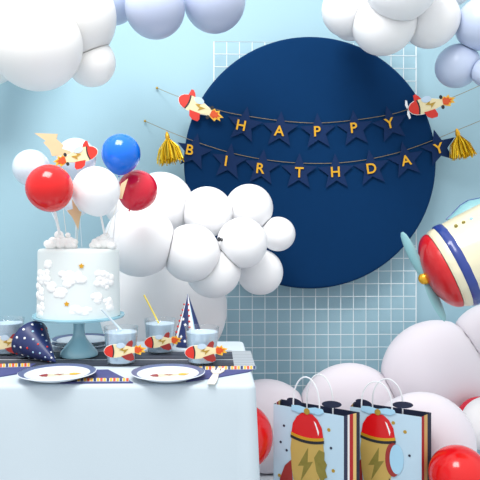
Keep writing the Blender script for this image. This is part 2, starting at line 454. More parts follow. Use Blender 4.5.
cluster('white balloons in the upper right cluster', [
    (349, 9, 27, 2.16, 'latex', 'white balloon at the left end of the top right cluster', dict(ax=(.3,.5,.6))),
    (384, 23, 31.5, 2.10, 'latex', 'white balloon hanging lowest in the top right cluster above the disc edge', dict(ax=UP)),
    (402, -16, 36, 1.98, 'latex', 'big white balloon cut by the top edge above the right cluster', dict(ax=UP)),
    (431, 20, 27.5, 2.12, 'latex', 'white balloon at the right end of the top right cluster', dict(ax=(-.3,.6,.6))),
    (352, 20, 20, 2.36, 'latex', 'white balloon mostly hidden behind the left end of the top right cluster', dict(ax=UP)),
    (482, 24, 25.5, 2.12, 'lav', 'lavender blue balloon at right edge, upper of three', dict(ax=UP, group='lavender balloons at the top')),
    (457.5, 66, 21.5, 2.2, 'lav', 'lavender blue balloon above the right card aeroplane and its flame', dict(ax=(.6,.5,.5), group='lavender balloons at the top')),
    (487, 72, 14.5, 2.12, 'lav', 'small lavender blue balloon cut by the right picture edge', dict(ax=(.2,.8,.5), group='lavender balloons at the top')),
    (452, -16, 22, 2.2, 'cream', 'small cream white balloon peeking in at the top right', dict(ax=UP)),
])
cluster('white balloons beside the navy disc', [
    (161, 205, 33, 2.24, 'latex', 'white balloon behind the crimson topper balloon, uppermost in the centre cluster'),
    (140, 241, 36, 2.02, 'latex', 'large white balloon directly right of the cake'),
    (129, 204, 25, 2.20, 'latex', 'white balloon mostly hidden behind the crimson topper balloon'),
    (207, 212, 25.5, 2.20, 'latex', 'white balloon at the top of the centre cluster beneath the letter B'),
    (249, 208, 24, 2.26, 'latex', 'white balloon in front of the disc beneath the letters I and R'),
    (191, 253, 29, 2.04, 'latex', 'white balloon frontmost in the middle of the centre cluster'),
    (278, 234, 17.3, 2.24, 'latex', 'smallest white balloon at the right end of the centre cluster'),
    (242, 243, 25.5, 2.10, 'latex', 'white balloon with a dark knot on its left', dict(ax=(-.76,-.64,.12), tear=.02, knot=1)),
    (260, 272, 23, 2.26, 'latex', 'white balloon at the lower right of the centre cluster over the grid'),
    (213, 270, 28, 2.12, 'latex', 'white balloon hanging lowest in the centre cluster'),
])
cluster('giant pinkish white balloons', [
    (163, 308, 64, 2.42, 'latex', 'giant white balloon behind the cups and party hats', dict(sy=.6, tear=0)),
])
cluster('giant pinkish white balloons', [
    (266, 426, 47, 2.47, 'pink', 'giant pinkish balloon between the table edge and the left gift bag', dict(sy=.5, tear=0)),
    (350, 416, 53, 2.47, 'pink', 'giant pinkish balloon rising behind the bag handles', dict(sy=.5, tear=0)),
    (437, 376, 56, 2.47, 'pink', 'giant pinkish balloon beneath the foil plane propeller', dict(sy=.5, tear=0)),
    (492, 345, 42, 2.47, 'pink', 'giant pinkish balloon cut by the right edge beneath the foil plane', dict(sy=.5, tear=0)),
    (421, 447, 55, 2.175, 'pink', 'giant pinkish balloon right behind the right gift bag', dict(sy=.45, tear=0)),
    (488, 424, 27.5, 2.235, 'latex', 'white balloon cut by the right edge above the red one', dict(sy=.55, tear=0, group='balloons in the lower right corner')),
    (480, 420, 23.5, 2.31, 'crimson', 'red balloon mostly hidden behind the white one at lower right', dict(sy=.55, tear=0, group='balloons in the lower right corner')),
    (459, 475, 29, 1.93, 'redlatex', 'shiny red balloon in the lower right corner', dict(tear=0, group='balloons in the lower right corner')),
])
cluster('balloons by the table', [
    (240, 436, 33, 2.07, 'redlatex', 'red balloon half hidden behind the table edge', dict(tear=0)),
])

# ---------------------------------------------------------------- foil aeroplane balloon
def foil_plane():
    hub = at(424.5, 278.5, 1.98)
    r = empty('foil_aeroplane_balloon', hub)
    tag(r, 'big cream foil aeroplane balloon with red nose and blue band', 'foil balloon')
    zc = Vector((-.88, .20, -.43)).normalized()       # nose direction
    ref = Vector((-44, 0, 90)) ; ref = (ref - zc*ref.dot(zc)).normalized()   # along the propeller
    yc = zc.cross(ref)
    B = Matrix((ref, yc, zc)).transposed().to_4x4()
    Rb = .145
    def surf(name, mt, prof, wr=0.0, par=None, lab=None):
        m = MB().lathe(prof, 72, 0)
        for i, v in enumerate(m.v):
            a = math.atan2(v.y, v.x); rr = math.hypot(v.x, v.y)
            k = 1 + wr * (math.sin(a*17 + v.z*30) + .6*math.sin(a*29 + 1.3)) * min(1, rr/Rb)
            m.v[i] = B @ Vector((v.x*k, v.y*k, v.z))
        o = m.build(name, mt, par or r)
        if lab: o['label'] = lab
        return o
    # z = distance from hub along the nose direction (negative = towards the tail)
    z0 = -.070
    nose = [(0, -.004)] + [(Rb*.93*math.sin(t), z0 + (-.004 - z0)*math.cos(t)) for t in [PI/2*i/12 for i in range(1, 13)]]
    surf('nose_cap', M['foilred'], nose, .007, lab='red foil nose')
    surf('seam_ring', M['foilcream'], [(Rb*.92, z0-.002), (Rb*.955, z0-.008), (Rb*.98, z0-.018), (Rb*.99, z0-.030)], .006)
    surf('band', M['foilblue'], [(Rb*.99, z0-.028), (Rb*1.02, z0-.032), (Rb*1.03, z0-.043), (Rb*1.02, z0-.053), (Rb*1.0, z0-.058)], .006, lab='royal blue foil band')
    surf('fuselage', M['foilcream'], [(Rb*1.0, z0-.056), (Rb*1.035, z0-.11), (Rb*1.06, z0-.20), (Rb*1.02, z0-.29), (Rb*.86, z0-.38), (Rb*.6, z0-.46), (Rb*.3, z0-.52), (0, z0-.54)], .004)
    MB().ball((0,0,0), .021, (1,1,1), 24, 14).build('hub', M['gold'], r)
    for s, ln in ((1, .165), (-1, .150)):
        d = ref if s > 0 else -ref
        side = yc
        n = 14; m = MB(); vs = []; fs = []; k = 12
        for i in range(n+1):
            t = i/n; wd = .026*(.45 + .75*math.sin(PI*min(1, t*.92+.08))**.7) * (1 if t < .97 else .55); th = .010*(.5+.5*math.sin(PI*(t*.9+.05)))
            c = d*(.012 + ln*t)
            for q in range(k):
                a = 2*PI*q/k
                vs.append(c + (side*.5 + zc*.87*(1 if s > 0 else -1)).normalized()*math.cos(a)*wd*.62 + (zc*.5 - side*.87).normalized()*(math.sin(a)*th))
        for i in range(n):
            for q in range(k): fs.append((i*k+q, i*k+(q+1)%k, (i+1)*k+(q+1)%k, (i+1)*k+q))
        fs.append(tuple(range(k))); fs.append(tuple(n*k+q for q in range(k)))
        m.add(vs, fs); m.build('propeller_blade', M['foilteal'], r)
    # wing: a puffed teal pillow above and behind the body
    pts = [(446,219.5),(452,214),(460,205.5),(468,200.5),(480,198),(505,197),(530,202),(530,224),(505,224),(470,222)]
    d0 = 2.06
    top = [at(x, y, d0) - hub for x, y in pts]
    cen = sum(top, Vector()) / len(top)
    m = MB(); rings = []
    vs = []; n = len(top)
    for f, off in ((1.0, 0), (.9, .022), (.6, .042), (0, .05)):
        if f == 0: vs.append(cen + Vector((0, -off, 0)))
        else: vs += [cen + (p-cen)*f + Vector((0, -off, 0)) for p in top]
    b0 = len(vs)
    for f, off in ((.9, .022), (.6, .042), (0, .05)):
        if f == 0: vs.append(cen + Vector((0, off, 0)))
        else: vs += [cen + (p-cen)*f + Vector((0, off, 0)) for p in top]
    fs = []
    for a, b in ((0, n), (n, 2*n), (0, b0), (b0, b0+n)):
        for i in range(n): fs.append((a+i, a+(i+1)%n, b+(i+1)%n, b+i))
    for i in range(n):
        fs.append((2*n+i, 2*n+(i+1)%n, 3*n)); fs.append((b0+n+i, b0+n+(i+1)%n, b0+2*n))
    m.add(vs, fs); w = m.build('wing', M['foilteal'], r, angle=80)
    m = MB(); m.tube(top[:6], .0022, 6); m.build('wing_seam', M['foilblue'], w)
    # three printed rivets by the band
    for (x, y, mt) in ((444,220.5,'olive'),(450.5,221.5,'olive'),(458,221.5,'aqua')):
        pass
    for k, mt in enumerate(('olive', 'olive', 'aqua')):
        a = math.radians(2)
        z = z0 - .085 - .026*k
        rad = Rb*1.035
        p = B @ Vector((rad*math.cos(-.5), rad*math.sin(-.5), z))
        MB().ball(p, .006, nu=10, nv=6).build('rivet', M[mt], r)
foil_plane()

# ---------------------------------------------------------------- tablecloth (a draped block of linen)
def cloth():
    x0, x1, y0, y1, z0, z1 = -1.35, .0955, 1.332, 1.92, .012, TZ
    bm = bmesh.new()
    # top, then a draped skirt all round, rounded corners
    r = .022
    def ring(off, z, wave):
        pts = []
        seg = []
        def corner(cx, cy, a0):
            for k in range(9):
                a = a0 + PI/2*k/8
                seg.append((Vector((cx, cy, 0)), Vector((math.cos(a), math.sin(a), 0)), 'c'))
        def edge(p, q, nrm, n):
            for k in range(1, n):
                seg.append((Vector(p).lerp(Vector(q), k/n), Vector(nrm), 'e'))
        corner(x1-r, y0+r, -PI/2)
        edge((x1-r, y0+r, 0), (x1-r, y1-r, 0), (1,0,0), 40)
        corner(x1-r, y1-r, 0)
        edge((x1-r, y1-r, 0), (x0+r, y1-r, 0), (0,1,0), 80)
        corner(x0+r, y1-r, PI/2)
        edge((x0+r, y1-r, 0), (x0+r, y0+r, 0), (-1,0,0), 40)
        corner(x0+r, y0+r, PI)
        edge((x0+r, y0+r, 0), (x1-r, y0+r, 0), (0,-1,0), 110)
        for b, n, k in seg:
            p = b + n*(r + off)
            s = b.x*1.0 + b.y*1.4
            w = wave * (.5*math.sin(s*9.0+.6) + .35*math.sin(s*17+2.1) + .2*math.sin(s*31))
            if k == 'c': w = abs(wave)*.8
            p = p + n*w; p.z = z
            pts.append(p)
        return pts
    rows = []
    for i in range(5):
        a = PI/2*i/4
        rows.append(ring(-.010 + .010*math.sin(a), z1 - .010*(1-math.cos(a)), 0))
    for i in range(1, 13):
        t = i/12
        rows.append(ring(.014*t, (z1-.010)*(1-t) + z0*t, .016*t**.8))
    vr = [[bm.verts.new(p) for p in row] for row in rows]
    n = len(vr[0])
    for a, b in zip(vr, vr[1:]):
        for k in range(n): bm.faces.new((a[k], a[(k+1)%n], b[(k+1)%n], b[k]))
    bm.faces.new(vr[0])
    for f in bm.faces: f.smooth = True
    bmesh.ops.recalc_face_normals(bm, faces=bm.faces)
    for e in bm.edges:
        if len(e.link_faces) == 2 and len(e.link_faces[0].verts) + len(e.link_faces[1].verts) > 8: e.smooth = True
    me = bpy.data.meshes.new('tablecloth'); bm.to_mesh(me); bm.free(); me.materials.append(M['cloth'])
    o = bpy.data.objects.new('tablecloth', me); COL.objects.link(o)
    tag(o, 'pale bluish white cloth draping the party table to the floor', 'tablecloth')
cloth()

# runner
def runner():
    y0, y1 = F*H/(366.5-CY), F*H/(351.5-CY)
    xe = (233-CX)/F*1.62; xh = (253-CX)/F*1.62
    r = empty('table_runner', (0, y0, TZ)); tag(r, 'dark charcoal striped runner lying along the table with a grey end', 'table runner')
    MB().box((-1.34, 0, .0005), (xe, y1-y0, .0025)).build('striped_cloth', M['runner'], r, smooth=False)
    MB().box((xe, 0, .0005), (xh, y1-y0, .0022)).build('grey_end', M['hem'], r, smooth=False)['label'] = 'pale grey woven end'
runner()
RUN = .003

# ---------------------------------------------------------------- cake stand and cake
SY = 1.656; sp = table_at(79, SY, RUN)
st = empty('cake_stand', sp); tag(st, 'pale blue pedestal cake stand beneath the cake', 'cake stand')
HS = .121 - RUN
MB().lathe([(0,0),(.050,0),(.054,.003),(.054,.008),(.050,.016),(.041,.028),(.030,.040),(.022,.050),(.017,.062),(.0155,.080),(.017,HS-.018),(.024,HS-.009),(.03,HS-.007)], 56).build('pedestal', M['standblue'], st)
MB().lathe([(0,HS-.008),(.118,HS-.008),(.127,HS-.006),(.1305,HS-.001),(.1295,HS+.003),(.126,HS+.002),(.122,HS),(0,HS)], 72).build('plate', M['standblue'], st)
ck = empty('birthday_cake', sp + Vector((0,0,HS+.0005))); tag(ck, 'pale blue frosted cake decorated with white icing clouds', 'cake')
CR, CH = .1150, .191
m = MB()
prof = [(0,0),(CR*1.02,0),(CR*1.02,.012),(CR*1.01,.05),(CR*1.0,.10),(CR*.995,CH-.012)] + [(CR*.995-.010+.010*math.cos(a), CH-.010+.010*math.sin(a)) for a in [PI/2*i/5 for i in range(1,6)]] + [(CR*.5,CH+.001),(0,CH+.001)]
m.lathe(prof, 96)
rnd = random.Random(3)
m.build('sponge_body', M['cake'], ck)
def side_pt(px, py):
    x = (px - 79)/F*1.56; x = max(-CR*.985, min(CR*.985, x))
    y = -math.sqrt(max(0, CR*CR - x*x))
    d = SY + y
    return Vector((x, y, CZ + (CY - py)/F*d - ck.location.z))
def cloud_relief(px, py, w, h, n, seed):
    rn = random.Random(seed); m = MB()
    for k in range(n):
        a = 2*PI*k/n*1.0 + rn.uniform(-.2,.2); f = rn.uniform(.35, 1) if k % 3 else rn.uniform(0,.4)
        p = side_pt(px + math.cos(a)*w/2*f, py - math.sin(a)*h/2*f)
        rad = rn.uniform(.0085, .0145)
        nrm = Vector((p.x, p.y, 0)).normalized()
        q = Vector((1,0,0)).rotation_difference(nrm).to_matrix().to_4x4()
        m.ball(p, rad, (.34,1,.8), 14, 9, 0, q)
    m.build('icing_cloud', M['icing'], ck, angle=180)
for a in ((81,278,24,13,18,1),(111,280,13,20,14,2),(50,277,18,15,12,3),(46,292,12,26,13,4),(70,294,14,6,7,5),(47,309,16,11,10,6),(91,311,20,9,12,7),(115,304,8,14,9,8),(57,264,10,5,6,9),(60,288,8,6,5,10),(105,298,8,6,5,11)):
    cloud_relief(*a)
for (x, y) in ((91,266),(77,304)):
    p = side_pt(x, y); nrm = Vector((p.x, p.y, 0)).normalized()
    q = Vector((0,-1,0)).rotation_difference(nrm).to_matrix().to_4x4()
    MB().prism(star_poly(.0075,.0042), .004, Matrix.Translation(p + nrm*.001) @ q @ CARD).build('star_decoration', M['gold'], ck, smooth=False)['label'] = 'small gold star'
ctop = CZ - .024 + .0
def top_cloud(px, py, w, h, n, d, seed):
    rn = random.Random(seed); m = MB()
    base = at(px, 247.5, d); base.z = ck.location.z + CH
    s = d/F
    for k in range(n):
        fx = rn.uniform(-1, 1); fz = rn.uniform(.05, 1)*(1 - .55*abs(fx)**1.6)
        rad = rn.uniform(.008,.0135)
        c = base + Vector((fx*(w/2*s - rad), rn.uniform(-.018,.018)*(1-.4*fz), max(rad*.8, fz*h*s - rad*.9))) - ck.location
        m.ball(c, rad, (1,1,.9), 14, 9)
    m.ball(base - ck.location + Vector((0,0,h*s*.3)), h*s*.32, (w/h*.95,1.2,1), 24, 12)
    m.build('meringue_cloud', M['icing'], ck, angle=180)
top_cloud(61.5, 240, 39, 19, 34, 1.62, 21)
top_cloud(103, 240, 28, 18, 26, 1.63, 22)

# balloon toppers on sticks
def topper(px, py, rp, d, mt, label, foot, tear=.12, stick_r=.0016, fy=-.01):
    c = at(px, py, d); r = rp*d/F
    f = Vector((at(foot, 247, 1.63).x, SY + fy, ck.location.z + CH + .004))
    ax = (f - c).normalized()
    root = empty('topper_balloon', c); tag(root, label, 'balloon topper', 'balloons on sticks in the cake')
    o = balloon_mesh(r, ax, tear).build('balloon', M[mt], root, angle=60)
    MB().tube([ax*r*1.1, ax*r*1.5, f - c], stick_r, 8).build('stick', M['white'], root)
topper(49.5, 188, 23.5, 1.505, 'redlatex', 'glossy red balloon on a stick above the left of the cake', 61, stick_r=.0042)
topper(96, 190.5, 24, 1.585, 'latex', 'white balloon on a stick above the right half of the cake', 106, stick_r=.003)
topper(121, 153.5, 19.5, 1.685, 'bluelat', 'glossy blue balloon on a stick, highest above the cake', 109, fy=.03)
topper(137.5, 190, 20, 1.78, 'crimson', 'crimson balloon on a stick behind the white and blue ones', 110, stick_r=.0008, fy=.05)
topper(31.5, 168, 18.5, 1.66, 'pale', 'pale blue balloon on a stick, furthest left above the cake', 66, stick_r=.0006)
topper(76, 158, 20, 1.79, 'pale', 'pale blue balloon behind the aeroplane topper', 72, stick_r=.0006, fy=.095)
topper(77, 199, 16, 1.70, 'pale', 'pale blue balloon peeking between the red and white ones', 70, stick_r=.0006, fy=.03)

def bolt_topper(poly, d, foot, label, anchor):
    px = [(x, y) for x, y in poly]
    cx = sum(p[0] for p in px)/len(px); cy = sum(p[1] for p in px)/len(px)
    c = at(cx, cy, d); s = d/F
    r = empty('lightning_topper', c); tag(r, label, 'cake topper', 'wooden lightning bolts above the cake')
    MB().prism([((x-cx)*s, -(y-cy)*s) for x, y in px], .003, CARD).build('bolt', M['wood'], r, smooth=False)
    a = at(*anchor, d) - c + Vector((0, .003, 0))
    f = Vector((at(foot, 247, 1.64).x, SY - .04, ck.location.z + CH + .003)) - c
    MB().tube([a, f], .0007, 6).build('stick', M['palewood'], r)
bolt_topper([(34.5,133.2),(57.8,134),(56.5,139),(63.5,145),(62,148.5),(70,151),(73,153.5),(63,155.5),(52,156),(50,150),(43.5,142.5),(46,141)], 1.615, 70, 'wooden lightning bolt topper at upper left above the red balloon', (56,152))
bolt_topper([(71.7,198.5),(79,210.5),(81.5,212),(80,218),(78.3,230),(72.5,217.5),(67,210.5),(73,209)], 1.592, 79, 'wooden lightning bolt hanging between the red and white balloons', (78,226))
bolt_topper([(121,184),(128,178.5),(125,188),(124.5,190),(122,199),(118,198),(119.5,190)], 1.63, 104, 'wooden lightning bolt partly hidden behind the white topper balloon', (119,197))
c = at(97.5, 150.5, 1.60); r = empty('aeroplane_topper', c); tag(r, 'card aeroplane cake topper with red nose pointing up right', 'cake topper')
plane_parts(r, 46*1.60/F, card_matrix((0,0,0), math.radians(16), mirror=True))
a0 = at(78, 157, 1.605) - c
MB().tube([a0 + Vector((0,.004,0)), Vector((at(73,247,1.64).x, SY+.02, ck.location.z+CH+.003)) - c], .0007, 6).build('stick', M['palewood'], r)

# ---------------------------------------------------------------- cups
def cup(px, d, hh, nose, tip, label, lift=RUN, r_top=.0465, r_bot=.038):
    b = table_at(px, d, lift); hh += .006
    r = empty('party_cup', b); tag(r, label, 'cup', 'clear cups with aeroplane prints')
    k = .0012
    MB().lathe([(0,0),(r_bot,0),(r_bot,.002),(r_top,hh-.003),(r_top+.0012,hh-.001),(r_top+.0005,hh),(r_top-k,hh-.001),(r_bot-k+.0002,.004),(0,.004)], 56).build('shell', M['clear'], r)
    lv = hh*.86; rt = r_bot + (r_top-r_bot)*lv/hh
    MB().lathe([(0,.0048),(r_bot-.0018,.0048),(rt-.0022,lv-.001),(rt-.003,lv),(0,lv)], 56).build('drink', M['drink'], r)
    ang = px_angle(nose, tip); L = math.hypot(tip[0]-nose[0], tip[1]-nose[1])*(d-.05)/F
    p = at(*nose, d - .052) - b
    card = empty('aeroplane_card', (0,0,0)); card.parent = r
    plane_parts(card, L, card_matrix(p, ang) @ Matrix.Diagonal((1, 1.0, 1, 1)), wheels=False, t=.0009, rear=True)
    return r
cup(8, 1.70, .098, (-12,343), (30,343), 'clear cup at the left picture edge behind the lying party hat')
cup(121, 1.563, .093, (104,351.5), (146.5,349.5), 'clear cup holding a white straw in front of the cake stand')
cup(160, 1.715, .094, (144.5,343), (182,339.5), 'clear cup holding a yellow straw')
cup(202, 1.568, .092, (185,353), (228,350), 'clear cup furthest right on the table by the wooden fork')
def straw(a, b, mt, label, stripe=None):
    r = MB().tube([a, a.lerp(b, .5), b], .0026, 10).build('drinking_straw', M[mt], None)
    o = r; c = (a+b)/2
    for v in o.data.vertices: v.co -= c
    o.location = c
    tag(o, label, 'straw')
    return o
straw(at(101,309,1.515), table_at(124.5, 1.575, .081), 'strawb', 'white straw leaning left out of the cup by the cake')
straw(at(144,295,1.70), table_at(160, 1.715, .082), 'strawy', 'yellow straw leaning left out of the middle cup')

# ---------------------------------------------------------------- party hats
def hat(apex, basec, R, label, mats, builder):
    ax = (apex - basec); L = ax.length
    q = Vector((0,0,1)).rotation_difference(ax.normalized())
    r = empty('party_hat', basec); r.rotation_mode = 'QUATERNION'; r.rotation_quaternion = q
    tag(r, label, 'party hat')
    builder(r, R, L)
def cone_shell(r, R, L, m, t=.001, a0=0, a1=2*PI, off=0.0, n=64, name='cone', z0=0.0, z1=1.0):
    mb = MB(); vs, fs = [], []; k = 10
    full = abs(a1 - a0 - 2*PI) < 1e-6
    for j in range(n+1):
        a = a0 + (a1-a0)*j/n
        for i in range(k+1):
            z = L*(z0 + (z1-z0)*i/k); rad = R*(1 - z/L)*.995 + off + .0006
            vs.append((rad*math.cos(a), rad*math.sin(a), z))
    for j in range(n):
        for i in range(k): fs.append((j*(k+1)+i, (j+1)*(k+1)+i, (j+1)*(k+1)+i+1, j*(k+1)+i+1))
    mb.add(vs, fs)
    o = mb.build(name, m, r)
    md = o.modifiers.new('thick', 'SOLIDIFY'); md.thickness = t; md.offset = -1
    return o
def hat_dots(r, R, L):
    cone_shell(r, R, L, M['navy'])
    cols = ['white', 'white', 'window', 'red', 'aqua', 'white']
    al = math.atan2(R, L); i = 0
    for row, z in enumerate((.08,.22,.36,.50,.64,.77,.88)):
        n = max(4, int(14*(1-z)))
        for k in range(n):
            a = 2*PI*(k + .5*(row % 2))/n
            rad = R*(1-z)+.0016
            nrm = Vector((math.cos(a)*math.cos(al), math.sin(a)*math.cos(al), math.sin(al)))
            p = Vector((rad*math.cos(a), rad*math.sin(a), z*L))
            MB().ball(p, .0037*(1-.35*z), (1,1,.25), 10, 6, 0, Vector((0,0,1)).rotation_difference(nrm).to_matrix().to_4x4()).build('dot', M[cols[i % 6]], r); i += 1
Rh = .056
ap = table_at(56, 1.548, .0045 + RUN); bc_xy = table_at(30, 1.632)
Lh = (Vector((bc_xy.x, bc_xy.y)) - Vector((ap.x, ap.y))).length
th = math.atan2(Rh, .115)
bc = Vector((bc_xy.x, bc_xy.y, TZ + RUN + Rh*math.cos(th) + .003))
hat(ap, bc, Rh, 'navy cone party hat with coloured dots lying on its side', None, hat_dots)
def hat_stripe(r, R, L):
    F0 = -PI/2
    def sec(a, b, m, off=0.0, **k): return cone_shell(r, R, L, M[m], a0=F0+math.radians(a), a1=F0+math.radians(b), off=off, n=10, name='panel', **k)
    sec(-180, -66, 'navy'); sec(-66, -46, 'white'); sec(-46, 4, 'navy'); sec(4, 30, 'white'); sec(30, 36, 'aqua'); sec(36, 100, 'navy'); sec(100, 180, 'white')
    for a in (-66, 8):
        for k in range(8):
            z = .06 + .105*k; aa = F0 + math.radians(a)
            rad = R*(1-z) + .0022
            MB().ball((rad*math.cos(aa), rad*math.sin(aa), z*L), .0042*(1-.4*z), nu=10, nv=6).build('red_dot', M['red'], r)
    for (a, z) in ((-30,.2),(-16,.42),(-34,.52),(-12,.12)):
        aa = F0 + math.radians(a); rad = R*(1-z) + .001
        nrm = Vector((math.cos(aa), math.sin(aa), .3)).normalized()
        q = Vector((0,-1,0)).rotation_difference(nrm).to_matrix().to_4x4()
        MB().prism(star_poly(.0058,.0028), .0012, Matrix.Translation((rad*math.cos(aa), rad*math.sin(aa), z*L)) @ q @ CARD).build('star', M['white'], r, smooth=False)
hb = table_at(189, 1.845); 
hat(hb + Vector((-.004,0,.165)), hb + Vector((0,0,.001)), .054, 'upright navy, red and white cone party hat behind the right hand cups', None, hat_stripe)

# ---------------------------------------------------------------- plates
def dinner_plate(c, R, label, print_it=True, group='paper plates on the table', ang=0.0):
    r = empty('paper_plate', c); tag(r, label, 'plate', group)
    k = R/.096
    MB().lathe([(0,.0006),(.060*k,.0006),(.072*k,.003),(.081*k,.0088),(.0815*k,.0098),(.072*k,.0045),(.060*k,.0022),(0,.0022)], 64).build('well', M['plate'], r)
    MB().lathe([(.0805*k,.0085),(.092*k,.0122),(.096*k,.0118),(.0962*k,.0128),(.092*k,.0134),(.0812*k,.0098)], 64).build('rim', M['rim'], r)['label'] = 'slate navy rim'
    MB().lathe([(.0945*k,.0130),(.0968*k,.0119),(.0972*k,.0128),(.0955*k,.0140)], 64).build('edge_line', M['plate'], r)
    if print_it:
        L = .105*k
        mt = Matrix.Translation((-L*.45, 0.0, .0027)) @ Matrix.Rotation(ang, 4, 'Z')
        card = empty('plane_print', (0,0,0)); card.parent = r
        for nm, poly, mm in (('fuselage_print', [(.0,0),(.07,.10),(.26,.15),(.52,.115),(.73,.06),(.73,-.06),(.52,-.115),(.26,-.15),(.07,-.10)], M['foilcream']),
                             ('nose_print', [(.0,0),(.07,.10),(.19,.14),(.21,0),(.19,-.14),(.07,-.10)], M['rust']),
                             ('flame_print', [(.72,.07),(.83,.11),(1.0,.02),(.86,-.1),(.72,-.07)], M['yellow']),
                             ('bolt_print', [(.36,.02),(.46,.075),(.45,.02),(.58,.035),(.46,-.075),(.47,-.015)], M['rust'])):
            MB().prism([(u*L, v*L) for u, v in poly], .0006, mt @ Matrix.Translation((0,0,.0005 if nm != 'fuselage_print' else 0))).build(nm, mm, card, smooth=False)
NAP = .004
dinner_plate(on_table(57.5, 372.2, .0155) -Vector((0,0,.0155)) + Vector((0,0,NAP)), .092, 'navy rimmed paper plate in front of the lying hat', ang=.25)
dinner_plate(on_table(168, 372.2, .0155) -Vector((0,0,.0155)) + Vector((0,0,NAP)), .089, 'navy rimmed paper plate in front of the yellow straw cup', ang=.2)
for k in range(2):
    c = table_at(82, 1.818, 0) + Vector((.002*k, -.002*k, .0003 + .0135*k))
    dinner_plate(c, .094, ['spare plate at the bottom of the stack behind the cake stand', 'spare plate on top of the stack behind the cake stand'][k], False, 'spare plates behind the cake stand')

# ---------------------------------------------------------------- napkins
def napkin(poly, strip, label, seed):
    c = sum((on_table(*p) for p in poly), Vector())/len(poly)
    r = empty('paper_napkin', c); tag(r, label, 'napkin', 'indigo napkins with checked borders')
    pl = [(on_table(*p) - c) for p in poly]
    MB().prism([(p.x, p.y) for p in pl], .0024, Matrix.Translation((0,0,.0018))).build('folded_sheet', M['napkin'], r, smooth=False)
    (xa, ya), (xb, yb), hw = strip
    n = int(abs(xb-xa)/3.1)
    cols = ['yellow', 'strip', 'yellow', 'window', 'orange', 'strip']
    sp_ = [on_table(xa, ya-hw) - c, on_table(xb, yb-hw) - c, on_table(xb, yb+hw) - c, on_table(xa, ya+hw) - c]
    bd = MB().prism([(p.x, p.y) for p in sp_], .0008, Matrix.Translation((0,0,.0034))).build('border', M['strip'], r, smooth=False)
    m = MB()
    for k in range(n):
        t0, t1 = (k+.12)/n, (k+.88)/n
        q = [sp_[0].lerp(sp_[1], t0), sp_[0].lerp(sp_[1], t1), sp_[3].lerp(sp_[2], t1), sp_[3].lerp(sp_[2], t0)]
        mi = [0, 1, 0, 2][k % 4]
        m.prism([(p.x, p.y) for p in q], .0006, Matrix.Translation((0,0,.0040)), mi)
    m.build('check_pattern', [M['yellow'], M['navy'], M['orange']], bd, smooth=False)
napkin([(-60,365.5),(36,364.5),(20,374),(-4,378),(-60,380)], ((-60,368.3),(30,366.3),1.7), 'indigo napkin at the left picture edge beneath the lying hat', 1)
napkin([(60,384),(84,371),(108,370.5),(133,383.5)], ((77,381.3),(129,381.3),1.6), 'indigo napkin partly beneath the front left plate', 2)
napkin([(186,382.5),(197,370),(255,369.5),(248,372.5),(218,378)], ((199,369.6),(256,369.0),1.6), 'indigo napkin beneath the wooden fork at the table corner', 3)
# wooden fork resting on the right napkin
a, b = on_table(219, 368, .005), on_table(211, 384, .005)
c = (a+b)/2; r = empty('wooden_fork', c); tag(r, 'small pale wooden fork lying on the napkin at the table corner', 'fork')
d = (a-b); Lf = d.length; ang = math.atan2(d.y, d.x)
rot = Matrix.Rotation(ang, 4, 'Z')
MB().prism([(-Lf*.5,-.009),(-Lf*.5,.009),(-Lf*.3,.0105),(Lf*.12,.007),(Lf*.12,-.007),(-Lf*.3,-.0105)], .002, rot).build('fork_handle', M['palewood'], r, smooth=False)
MB().prism([(Lf*.1,-.007),(Lf*.1,.007),(Lf*.28,.017),(Lf*.5,.016),(Lf*.5,.009),(Lf*.32,.008),(Lf*.32,.004),(Lf*.5,.004),(Lf*.5,-.004),(Lf*.32,-.004),(Lf*.32,-.008),(Lf*.5,-.009),(Lf*.5,-.016),(Lf*.28,-.017)], .002, rot).build('tines', M['palewood'], r, smooth=False)

